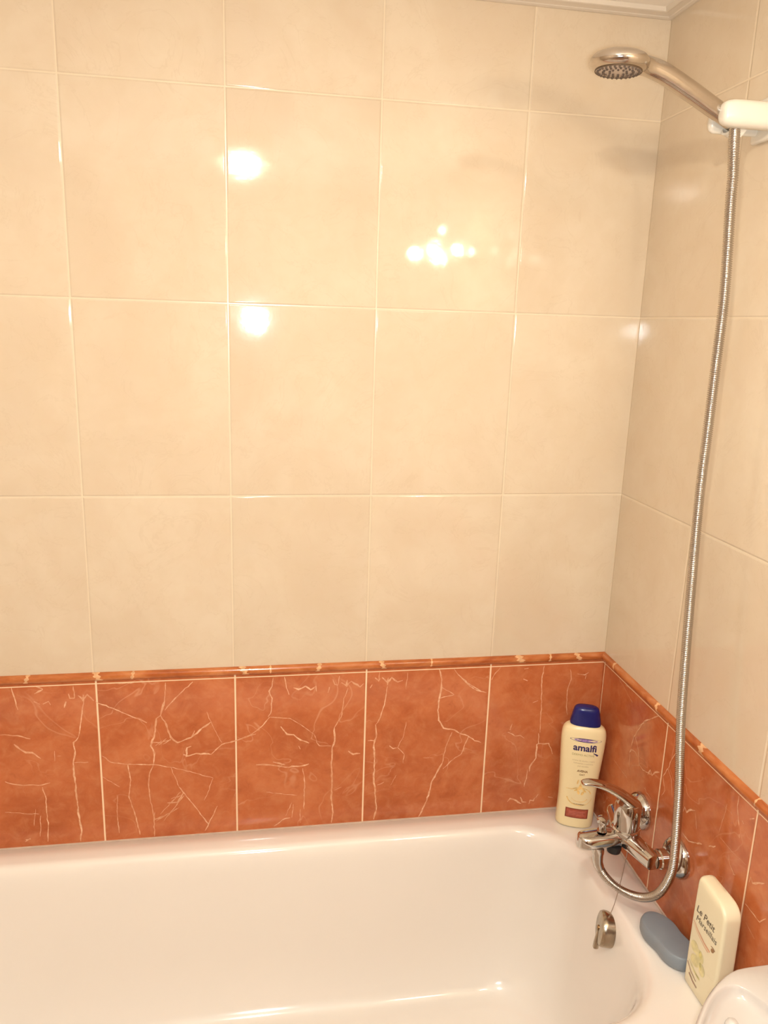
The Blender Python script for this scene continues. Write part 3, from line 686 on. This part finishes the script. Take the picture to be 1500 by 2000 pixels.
for i, p in enumerate(P):
    t = (P[min(i+1, len(P)-1)] - P[max(i-1, 0)]).normalized(); N = (N - t*N.dot(t)).normalized(); B = t.cross(N); r = rr4[i % 4]
    rings.append([p + (N*math.cos(2*pi*j/14) + B*math.sin(2*pi*j/14))*r for j in range(14)])
mb.loft(rings); o = mb.obj('ribbed_tube', plain('hose_steel', (0.50, 0.46, 0.42), 0.16, metal=1.0, var=0.05), hose, sharp=None); local(o, hose.location)
o = MB().tube(PT[0:26:4], [0.0080]*4 + [0.0086, 0.0084, 0.0076], 18).obj('upper_nut', M['chrome'], hose); local(o, hose.location)
o = MB().tube(PT[-1:-45:-5], [0.0095, 0.0095, 0.0094, 0.0092, 0.0089, 0.0085, 0.0082, 0.0080, 0.0075], 18).obj('lower_nut', M['chrome'], hose); local(o, hose.location)

# ---------------------------------------------------------------- shower head and holder
HC = Vector((-0.2335, -0.33, 1.8665))   # centre of the spray face
shd = thing('hand_shower', 'chrome hand shower with round dark-nozzled spray face in the white holder', 'shower head', HC)
nz = Vector((-0.03, 0.03, -1)).normalized()
prof = [(0.0290, -0.0012), (0.0335, 0.0002), (0.0368, 0.0036), (0.0380, 0.008), (0.0370, 0.0120), (0.0335, 0.0160), (0.027, 0.0190), (0.018, 0.0208), (0.007, 0.0216)]
o = MB().lathe(prof, HC, -nz, 48).obj('head_shell', M['chrome_head'], shd, sharp=60); local(o, HC)
sf = MB().lathe([(0.0295, 0.0), (0.0290, 0.0016), (0.0283, 0.0020), (0.004, 0.0024)], HC, nz, 48).obj('spray_face', M['face'], shd); local(sf, HC)
qn = Vector((0, 0, 1)).rotation_difference(nz)
def nozzle_mesh():
    mb = MB().lathe([(0.0016, 0.0), (0.0015, 0.0012), (0.0011, 0.0021), (0.0005, 0.0023)], (0, 0, 0), (0, 0, 1), 8)
    me = bpy.data.meshes.new('nozzle'); me.from_pydata([tuple(v) for v in mb.v], [], mb.f); me.materials.append(M['nozzle']); return me
nm = nozzle_mesh()
for rr, cnt in ((0.0262, 28), (0.0190, 19), (0.0110, 10)):
    for j in range(cnt):
        a = 2*pi*j/cnt + rr*40
        o = bpy.data.objects.new('nozzle', nm); COL.objects.link(o); o.parent = sf
        o.location = qn @ Vector((rr*math.cos(a), rr*math.sin(a), 0.0018)); o.rotation_mode = 'QUATERNION'; o.rotation_quaternion = qn
ring = MB()
tor = []
for j in range(40):
    a = 2*pi*j/40; c = Vector((math.cos(a), math.sin(a), 0))
    tor.append([HC + qn @ (c*0.0292 + c*0.0008*math.cos(b) + Vector((0, 0, 0.0016 + 0.0008*math.sin(b)))) for b in (0, pi/3, 2*pi/3, pi, 4*pi/3, 5*pi/3)])
tor.append(tor[0]); o = ring.loft(tor, False, False).obj('face_ring', M['nozzle'], sf); local(o, HC)
hp = spline([(-0.232, -0.330, 1.875), (-0.208, -0.3295, 1.8755), (-0.190, -0.329, 1.8735), (-0.165, -0.3275, 1.8665), (-0.125, -0.324, 1.850), (-0.085, -0.320, 1.8325), (-0.060, -0.318, 1.8215)], 4)
fh = []
for i in range(len(hp)):
    t = i/(len(hp)-1)
    wd = 0.020*(1-t/0.32)**1.2 + 0.0125 if t < 0.32 else 0.0125 - 0.0010*(t-0.32)
    th = 0.0095 + 0.0028*min(1, t/0.4) - 0.001*max(0, t-0.5)
    fh.append((wd, th))
fh[0] = (0.024, 0.007)
o = MB().tube(hp, None, 28, flat=fh, upv=(0, 0, 1), ex=0.97).obj('handle', M['chrome_head'], shd, sharp=60); local(o, HC)
a0 = hp[-1]; dh = (hp[-1]-hp[-2]).normalized()
o = MB().lathe([(0.0118, 0), (0.0118, 0.006), (0.0100, 0.007), (0.0095, 0.016)], a0, dh, 24).obj('handle_cone', M['chrome'], shd); local(o, HC)

HO = Vector((0, -0.335, 1.828))
hd = thing('shower_holder', 'white plastic wall holder clasping the end of the shower handle', 'shower holder', HO)
pts = [(-0.0870, 0.4), (-0.0860, 0.62), (-0.0835, 0.78), (-0.079, 0.90), (-0.072, 0.98), (-0.062, 1.0), (-0.030, 1.0), (-0.012, 0.98), (0.0, 0.98)]
rings = []
for x, s in pts:
    rings.append([(x, HO.y + 0.0135*s*math.copysign(abs(math.cos(t))**0.8, math.cos(t)), HO.z - 0.002 + 0.0172*s*math.copysign(abs(math.sin(t))**0.85, math.sin(t))) for t in [2*pi*j/28 for j in range(28)]])
o = MB().loft(rings).obj('front_arm', M['white_plastic'], hd, sharp=60); local(o, HO)
rings = []
for x, s in [(-0.081, 0.5), (-0.079, 0.8), (-0.074, 1.0), (-0.03, 1.0), (-0.0, 1.0)]:
    rings.append([(x, -0.297 + 0.007*s*math.cos(t), 1.823 + 0.014*s*math.sin(t)) for t in [2*pi*j/20 for j in range(20)]])
o = MB().loft(rings).obj('rear_arm', M['white_plastic'], hd, sharp=60); local(o, HO)
o = rbox(-0.010, -0.001, -0.352, -0.286, 1.800, 1.856, 0.004).obj('wall_bracket', M['white_plastic'], hd); local(o, HO)
c0 = a0 - dh*0.004
o = MB().lathe([(0.0128, 0.0), (0.0158, 0.0), (0.0155, 0.018), (0.0125, 0.018), (0.0128, 0.0)], c0 + Vector((0.004, 0.004, -0.004)), dh, 28, False, False).obj('clasp_ring', M['white_plastic'], hd); local(o, HO)

# ---------------------------------------------------------------- plug chain
cp = spline([(-0.066, -0.2905, 0.688), (-0.0700, -0.2935, 0.66), (-0.0760, -0.2945, 0.61), (-0.0815, -0.2935, 0.57), (-0.0860, -0.2910, 0.5455)], 10)
cp = resample(cp, 0.0022)
mb = MB()
for i in range(len(cp)-1): mb.tube([cp[i], cp[i].lerp(cp[i+1], 0.5), cp[i+1]], [0.0005, 0.00085, 0.0005], 6)
tag(mb.obj('plug_chain', plain('dull_steel', (0.40, 0.33, 0.28), 0.35, metal=0.8, var=0.1)), 'thin grey chain hanging from the tap to the round overflow knob', 'chain')

# ---------------------------------------------------------------- shampoo bottle (tall, cream, blue cap)
SB = Vector((-0.0560, -0.052, 0.5605))
bt = thing('shampoo_bottle', 'tall cream bottle with dark blue cap in the corner of the bathtub', 'bottle', SB)
bt.rotation_euler = (0, math.radians(1.0), math.radians(-20))
cream_pl = plain('cream_plastic', (0.86, 0.72, 0.43), 0.28, var=0.015, scale=10)
BP = [(0.0, 0.031, 0.0175), (0.0015, 0.0345, 0.020), (0.006, 0.0368, 0.0222), (0.03, 0.0368, 0.0228), (0.06, 0.0366, 0.0228), (0.09, 0.0374, 0.0228), (0.12, 0.0392, 0.0228), (0.15, 0.0412, 0.0225), (0.175, 0.0427, 0.0222),
      (0.195, 0.0433, 0.0215), (0.207, 0.0425, 0.0205), (0.2145, 0.040, 0.0190), (0.219, 0.036, 0.0172), (0.2215, 0.031, 0.0155), (0.2225, 0.0285, 0.0145)]
NE = 2.5
def selli(a, b, z, n=56, e=NE):
    r = []
    for j in range(n):
        t = 2*pi*j/n; c, s = math.cos(t), math.sin(t)
        r.append((a*math.copysign(abs(c)**(2/e), c), b*math.copysign(abs(s)**(2/e), s), z))
    return r
def fine(prof, n=4):
    p3 = spline([Vector((a, z, b)) for z, a, b in prof], n); return [(q.y, q.x, q.z) for q in p3]
BPf = fine(BP)
MB().loft([selli(a, b, z) for z, a, b in BPf]).obj('bottle_body', cream_pl, bt, sharp=60)
cap_m = plain('blue_cap_plastic', (0.010, 0.014, 0.13), 0.22, var=0.1, scale=30)
CP = [(0.2228, 0.0290, 0.0150), (0.224, 0.0298, 0.0155), (0.230, 0.0296, 0.0155), (0.242, 0.0272, 0.0150), (0.252, 0.0250, 0.0143), (0.2565, 0.0232, 0.0132), (0.2595, 0.0195, 0.0110), (0.2612, 0.012, 0.0070), (0.2617, 0.003, 0.002)]
MB().loft([selli(a, b, z, e=2.8) for z, a, b in fine(CP)]).obj('cap', cap_m, bt, sharp=60)
def wrap(v2, off=0.00025):
    out = []
    for x, z in v2:
        x = x*1.06; z = min(max(0.0045 + z*1.065, 0.001), 0.215)
        for k in range(len(BPf)-1):
            if BPf[k][0] <= z <= BPf[k+1][0]: break
        z0, a0_, b0_ = BPf[k]; z1, a1_, b1_ = BPf[k+1]; t = (z-z0)/max(1e-6, z1-z0)
        a = a0_+(a1_-a0_)*t; b = b0_+(b1_-b0_)*t
        y = -b*(max(0.0, 1-abs(x/a)**NE))**(1/NE) - off
        out.append((x, y, z))
    return out
def decal(name, parts, mat, parent, off=0.00025, mapper=wrap):
    v = []; f = []
    for n_i, (a, q_) in enumerate(parts):
        k = len(v); v += mapper(a, off + n_i*0.00005); f += [[i+k for i in r] for r in q_]
    return obj(name, v, f, mat, parent, smooth=False)
def shift(tf, dx, dz, rot=0):
    v, f = tf; c, s = math.cos(rot), math.sin(rot)
    return [(x*c - y*s + dx, x*s + y*c + dz) for x, y in v], f
ink = plain('navy_ink', (0.030, 0.014, 0.10), 0.4, var=0.1); lilac = plain('lilac_ink', (0.30, 0.19, 0.42), 0.4, var=0.25, scale=300)
olive = plain('olive_ink', (0.36, 0.29, 0.10), 0.45, var=0.1); tan = plain('tan_ink', (0.58, 0.44, 0.24), 0.45, var=0.1)
oat = plain('oat_ink', (0.80, 0.54, 0.20), 0.4, var=0.2, scale=150); brown = plain('brown_ink', (0.30, 0.16, 0.06), 0.4, var=0.2)
redp = plain('red_panel_ink', (0.40, 0.085, 0.050), 0.35, var=0.15, scale=200); redd = plain('dark_red_ink', (0.24, 0.04, 0.02), 0.35, var=0.1)
pinkk = plain('pink_ink', (0.62, 0.20, 0.15), 0.4, var=0.1)
XO = 0.0030
decal('banner', [ellipse2d(XO, 0.1806, 0.0288, 0.0037, 0, 36)], ink, bt)
decal('banner_centre', [ellipse2d(XO, 0.1806, 0.0215, 0.0026, 0, 30)], lilac, bt, 0.0004)
decal('brand_lettering', [shift(text2d('amalfi', 0.0185, 0.0005), XO, 0.1595)], ink, bt, 0.0003)
decal('leaf_mark', [stroke2d([(XO+0.016, 0.1565), (XO+0.0205, 0.1545), (XO+0.0245, 0.1515)], 0.0012, 0.0035)], ink, bt, 0.0003)
decal('line_lettering', [shift(text2d('DERMO ACTIVE', 0.0058), XO-0.002, 0.1492)], olive, bt)
decal('small_print', [shift(text2d('crema de ducha y ba\u00f1o', 0.0044), XO, 0.1380), shift(text2d('hidratante y nutritiva', 0.0042), XO, 0.1325), shift(text2d('piel sensible', 0.0042), XO, 0.1270)], tan, bt)
decal('variant_lettering', [shift(text2d('AVENA', 0.0060, 0.00025), XO, 0.1160), shift(text2d('OAT', 0.0048, 0.00015), XO, 0.1092)], brown, bt)
sw = []
for k, (cx, cz, a, b, r) in enumerate([(0.0, 0.084, 0.0055, 0.0022, 1.3), (-0.006, 0.079, 0.006, 0.002, 0.6), (0.007, 0.079, 0.006, 0.002, 2.4), (-0.003, 0.074, 0.005, 0.0024, 1.9), (0.005, 0.073, 0.005, 0.0024, 1.1), (-0.006, 0.095, 0.005, 0.0014, 1.4)]):
    sw.append(ellipse2d(XO+cx, cz, a, b, r, 14))
def arc(cx, cz, a, b, t0, t1, n=18): return [(cx + a*math.cos(t0+(t1-t0)*i/n), cz + b*math.sin(t0+(t1-t0)*i/n)) for i in range(n+1)]
sw += [stroke2d(arc(XO, 0.066, 0.0235, 0.020, -0.2, -2.9), 0.0006, 0.0022), stroke2d(arc(XO, 0.070, 0.0200, 0.014, 0.1, 2.6), 0.0018, 0.0005), stroke2d(arc(XO, 0.064, 0.0150, 0.010, -0.3, -2.8), 0.0012, 0.0005),
       stroke2d([(XO-0.026, 0.078), (XO-0.014, 0.079), (XO-0.006, 0.083)], 0.0008, 0.0020), stroke2d([(XO+0.002, 0.100), (XO, 0.092), (XO-0.003, 0.084)], 0.0006, 0.0020)]
decal('oat_picture', sw, oat, bt)
decal('caption', [shift(text2d('con proteinas', 0.0042, 0.0001), XO-0.001, 0.0475)], brown, bt)
decal('red_panel', [rect2d(XO-0.0225, XO+0.0195, 0.0185, 0.0385, 14)], redd, bt, 0.0002)
decal('red_panel_centre', [rect2d(XO-0.0205, XO+0.0175, 0.0205, 0.0365, 14)], redp, bt, 0.0003)
decal('red_panel_print', [rect2d(XO-0.0165, XO+0.0140, 0.0312, 0.0322), rect2d(XO-0.0165, XO+0.0110, 0.0282, 0.0290), rect2d(XO-0.0165, XO+0.0130, 0.0250, 0.0258)], pinkk, bt, 0.0004)

# ---------------------------------------------------------------- soap
sp_ = thing('soap_bar', 'grey-blue waisted bar of soap on the bathtub rim', 'soap', (-0.0355, -0.389, 0.560))
out = []
def soap_r(t, s):
    # outline with a waist on both long sides
    y = 0.0560*math.cos(t); x = 0.0315*math.sin(t)
    x *= 1.03 - 0.20*math.exp(-((y+0.004)/0.020)**2)
    x = math.copysign(abs(x)**0.90 * 0.0315**0.10, x)
    return x*s, y*(1-(1-s)*0.5)
rings = []
for s, z in [(0.70, 0.0005), (0.85, 0.001), (0.94, 0.004), (0.99, 0.008), (1.0, 0.013), (0.995, 0.0175), (0.975, 0.0202), (0.93, 0.0235), (0.895, 0.0255), (0.875, 0.0260), (0.80, 0.0264), (0.6, 0.0270), (0.35, 0.0274), (0.12, 0.0276)]:
    rg = []
    for j in range(64):
        x, y = soap_r(2*pi*j/64, s); a = math.radians(9)
        rg.append((x*math.cos(a) - y*math.sin(a), x*math.sin(a) + y*math.cos(a), z))
    rings.append(rg)
MB().loft(rings).obj('soap_body', plain('grey_blue_soap', (0.235, 0.265, 0.300), 0.42, var=0.05, scale=20), sp_, sharp=None)

# ---------------------------------------------------------------- shower gel bottle
GB = Vector((-0.0285, -0.490, 0.5605))
gb = thing('shower_gel_bottle', 'flat pale cream gel bottle with slanted brown script beside the soap', 'bottle', GB)
gel_m = plain('ivory_plastic', (0.82, 0.74, 0.52), 0.3, var=0.01)
def grect(hx, hy, r, z, cy=0.0, n=6):
    pts = []
    r = min(r, hx*0.98, hy*0.98)
    for cx, cyy, a0_ in ((hx-r, hy-r, 0), (-hx+r, hy-r, 90), (-hx+r, -hy+r, 180), (hx-r, -hy+r, 270)):
        for k in range(n+1):
            a = math.radians(a0_+90*k/n); pts.append((cx+r*math.cos(a), cy+cyy+r*math.sin(a), z))
    return pts
def gel_prof(z):
    hy = 0.0365 + 0.0015*math.sin(pi*z/0.185); return hy
rings = [grect(0.0105, 0.030, 0.006, 0.0), grect(0.0130, 0.034, 0.006, 0.0025)]
def ends(z):
    # far end stays nearly square at the top, the near end rolls over in a wide arc
    t = max(0.0, (z-0.166)/0.0225); near = gel_prof(z) - 0.030*(1-math.sqrt(max(0.0, 1-min(t, 1)**2)))
    t2 = max(0.0, (z-0.1860)/0.0030); far = gel_prof(z) - 0.002*(1-math.sqrt(max(0.0, 1-min(t2, 1)**2)))
    return near, far
for k in range(12):
    z = 0.006 + (0.166-0.006)*k/11; rings.append(grect(0.0145 - 0.0005*(z/0.17), gel_prof(z), 0.0055, z))
for k in range(1, 13):
    z = 0.166 + 0.0225*k/12; n_, f_ = ends(z); t = (z-0.166)/0.0225
    rings.append(grect(0.0140 - 0.0040*t**6, (n_+f_)/2, 0.0055, z, (f_-n_)/2))
n_, f_ = ends(0.1885); rings.append(grect(0.003, (n_+f_)/2-0.004, 0.003, 0.1889, (f_-n_)/2))
MB().loft(rings).obj('bottle_body', gel_m, gb, sharp=50)
# seam of the cap the bottle stands on
rings = [grect(0.0144, gel_prof(0.06)+0.0001, 0.0065, 0.0605), grect(0.01455, gel_prof(0.06)+0.0004, 0.0067, 0.061), grect(0.0144, gel_prof(0.06)+0.0001, 0.0065, 0.0615)]
MB().loft(rings, False, False).obj('seam_ridge', gel_m, gb)
def gmap(v2, off): # label plane: u runs towards the viewer (-y) on the -x face
    return [(-(0.0145 - 0.0005*(z/0.17)) - off - 0.0001, -u*0.93, z*1.02) for u, z in v2]
gi = plain('dark_brown_ink', (0.10, 0.060, 0.030), 0.4, var=0.2); pk = plain('peach_ink', (0.72, 0.34, 0.20), 0.4, var=0.2)
lime = plain('lime_ink', (0.60, 0.53, 0.20), 0.4, var=0.3, scale=120)
decal('script_lettering', [shift(text2d('Le Petit', 0.0160, 0.0001, 0.2), -0.006, 0.132), shift(text2d('Marseillais', 0.0138, 0.0, 0.2), 0.0, 0.118)], gi, gb, 0.0003, gmap)
decal('emblem', [ellipse2d(0.022, 0.104, 0.0045, 0.0032, 0.6, 12), stroke2d([(0.017, 0.108), (0.023, 0.109), (0.028, 0.107)], 0.001, 0.002)], brown, gb, 0.0003, gmap)
decal('peach_arc', [stroke2d([(-0.034, 0.1130), (-0.02, 0.1055), (0.0, 0.099), (0.016, 0.0965)], 0.0012, 0.0030), stroke2d([(-0.034, 0.1085), (-0.02, 0.101), (0.0, 0.0945), (0.012, 0.0925)], 0.0006, 0.0014)], pk, gb, 0.0003, gmap)
fr = [ellipse2d(-0.022, 0.075, 0.010, 0.009, 0.3, 18), ellipse2d(-0.006, 0.070, 0.011, 0.010, 0.1, 18), ellipse2d(-0.016, 0.055, 0.012, 0.009, 0.3, 18), ellipse2d(0.004, 0.054, 0.008, 0.009, 0.2, 18)]
decal('fruit_picture', fr, plain('pale_lime_ink', (0.72, 0.64, 0.33), 0.4, var=0.15, scale=80), gb, 0.00025, gmap)
decal('fruit_shades', [ellipse2d(-0.004, 0.074, 0.004, 0.006, 0.3, 12), ellipse2d(0.000, 0.058, 0.003, 0.006, 0.3, 12), stroke2d([(-0.03, 0.046), (-0.014, 0.038), (0.002, 0.036)], 0.001, 0.003)], lime, gb, 0.0004, gmap)
decal('small_print', [stroke2d([(-0.034, 0.040), (-0.022, 0.031), (-0.006, 0.026)], 0.0022, 0.0016), stroke2d([(-0.026, 0.0255), (-0.014, 0.020), (-0.002, 0.018)], 0.0036, 0.002)], plain('mauve_ink', (0.40, 0.22, 0.14), 0.4, var=0.2), gb, 0.0004, gmap)

# ---------------------------------------------------------------- washbasin on the right wall beside the tub
WB = Vector((0, -0.93, 0))
wb = thing('washbasin', 'white ceramic washbasin corner beside the end of the bathtub', 'washbasin', WB)
ZB = 0.80
OUTL = [(-0.001, 0.2630), (-0.06, 0.2635), (-0.115, 0.2625), (-0.137, 0.2590), (-0.158, 0.2490), (-0.178, 0.2360), (-0.200, 0.2180), (-0.227, 0.1900), (-0.257, 0.150), (-0.287, 0.100), (-0.302, 0.05), (-0.307, 0.0)]
INNR = [(-0.095, 0.0), (-0.100, 0.10), (-0.110, 0.165), (-0.118, 0.190), (-0.124, 0.207), (-0.130, 0.222), (-0.138, 0.235), (-0.149, 0.2395), (-0.162, 0.2370), (-0.178, 0.2290), (-0.200, 0.2105), (-0.2245, 0.184), (-0.252, 0.146), (-0.281, 0.098), (-0.296, 0.05), (-0.301, 0.0)]
OUTL = [(-0.001, 0.0)] + OUTL
CEN = Vector((-0.165, 0.0))
def polar(half, n=180):
    P = [Vector(p) for p in half]
    S = spline([Vector((p.x, p.y, 0)) for p in P], 8) if half is INNR else [Vector((p.x, p.y, 0)) for p in [P[0], P[1]]] + spline([Vector((p.x, p.y, 0)) for p in P[2:]], 8)
    S = [Vector((p.x, p.y)) for p in S]
    loop = S + [Vector((p.x, -p.y)) for p in S[-2:0:-1]]
    out = []
    for k in range(n):
        a = 2*pi*k/n + 0.0007; d = Vector((math.cos(a), math.sin(a))); best = None
        for p, q_ in zip(loop, loop[1:] + loop[:1]):
            e = q_-p; den = d.x*e.y - d.y*e.x
            if abs(den) < 1e-12: continue
            w_ = p - CEN; t = (w_.x*e.y - w_.y*e.x)/den; s = (w_.x*d.y - w_.y*d.x)/den
            if t > 0 and -1e-6 <= s <= 1.000001: best = t if best is None else max(best, t)
        out.append((d, best))
    return out
PO, PI_ = polar(OUTL), polar(INNR)
def pring(tab, sc_, z, ins=0.0):
    r = []
    for d, L in tab:
        q_ = CEN + d*max(0.003, (L-ins)*sc_); r.append((min(q_.x, -0.001), q_.y, z))
    return r
rings = [pring(PO, 0.35, 0.60), pring(PO, 0.55, 0.61), pring(PO, 0.78, 0.64), pring(PO, 0.92, 0.70), pring(PO, 0.985, 0.765), pring(PO, 1.0, 0.785), pring(PO, 1.0, 0.793, 0.0003), pring(PO, 1.0, 0.7965, 0.0012), pring(PO, 1.0, 0.7990, 0.003), pring(PO, 1.0, 0.8, 0.005)]
for sc_, z, ins in [(1, 0.8000, 0.0), (1, 0.7990, 0.0015), (1, 0.7960, 0.003), (1, 0.792, 0.005), (0.985, 0.7885, 0.006), (0.95, 0.786, 0.006), (0.90, 0.7835, 0.006), (0.84, 0.779, 0.006), (0.76, 0.768, 0), (0.66, 0.745, 0), (0.5, 0.71, 0), (0.3, 0.685, 0), (0.1, 0.675, 0), (0.0, 0.673, 0)]:
    rings.append(pring(PI_, sc_, z, ins))
MB().loft(rings).obj('basin', M['ceramic'], wb, sharp=None)
MB().lathe([(0.0075, -0.012), (0.0075, -0.003), (0.0066, 0.001), (0.0045, 0.0035), (0.001, 0.0045)], (-0.172, 0.199, 0.789), (0.1, -0.1, 1), 20).obj('raised_stud', M['ceramic'], wb, sharp=None)
MB().lathe([(0.10, 0.0), (0.085, 0.02), (0.07, 0.2), (0.07, 0.45), (0.09, 0.62)], (-0.15, 0, 0), n=32).obj('pedestal', M['ceramic'], wb)

# ---------------------------------------------------------------- lamps (outside the frame, seen as reflections in the tiles)
cl = thing('ceiling_lamp', 'round glowing ceiling lamp above the viewer reflected in the tiles', 'lamp', (-0.718, -1.18, Z_C))
o = MB().lathe([(0.07, -0.001), (0.07, -0.012), (0.055, -0.016)], cl.location, n=36).obj('lamp_base', M['chrome'], cl); local(o, cl.location)
pr_ = [(0.036*math.sin(pi*k/14) if 0 < k < 14 else 0.002, -0.064 - 0.027*math.cos(pi*k/14)) for k in range(15)]
o = MB().lathe(pr_, cl.location, n=24).obj('lamp_globe', emit('glowing_globe', WARM, CEIL_LAMP), cl); local(o, cl.location)
o = MB().lathe([(0.090, -0.001), (0.090, -0.069), (0.0885, -0.069), (0.0885, -0.001)], cl.location, n=40, cap0=False, cap1=False).obj('lamp_shade', M['white_plastic'], cl); local(o, cl.location)
wl = thing('wall_lamp', 'wall lamp with a cluster of small glowing bulbs reflected in the tiles', 'lamp', (0, -1.12, 1.765))
o = MB().lathe([(0.045, 0.001), (0.045, 0.01), (0.03, 0.016)], (0, -1.12, 1.755), (-1, 0, 0), 32).obj('wall_plate', M['chrome'], wl); local(o, wl.location)
o = MB().tube([(-0.012, -1.12, 1.755), (-0.08, -1.13, 1.730), (-0.2, -1.12, 1.728)], 0.004, 12).obj('arm', M['chrome'], wl); local(o, wl.location)
bm_ = emit('glowing_bulb', (1.05, 0.87, 0.66, 1), WALL_LAMP)
for (x, z, r) in [(-0.196, 1.753, 0.0125), (-0.136, 1.768, 0.0145), (-0.116, 1.746, 0.0125), (-0.062, 1.772, 0.0110), (-0.112, 1.825, 0.0055), (-0.015, 1.771, 0.0055)]:
    pf = [(r*math.sin(pi*k/10) if 0 < k < 10 else 0.0006, -r*math.cos(pi*k/10)) for k in range(11)]
    o = MB().lathe(pf, (x, -1.12, z), n=16).obj('bulb', bm_, wl); local(o, wl.location)
    o = MB().lathe([(0.003, 0.0), (0.003, max(0.004, z - r - 1.7285))], (x, -1.12, 1.7285), n=8).obj('bulb_stem', M['chrome'], wl); local(o, wl.location)
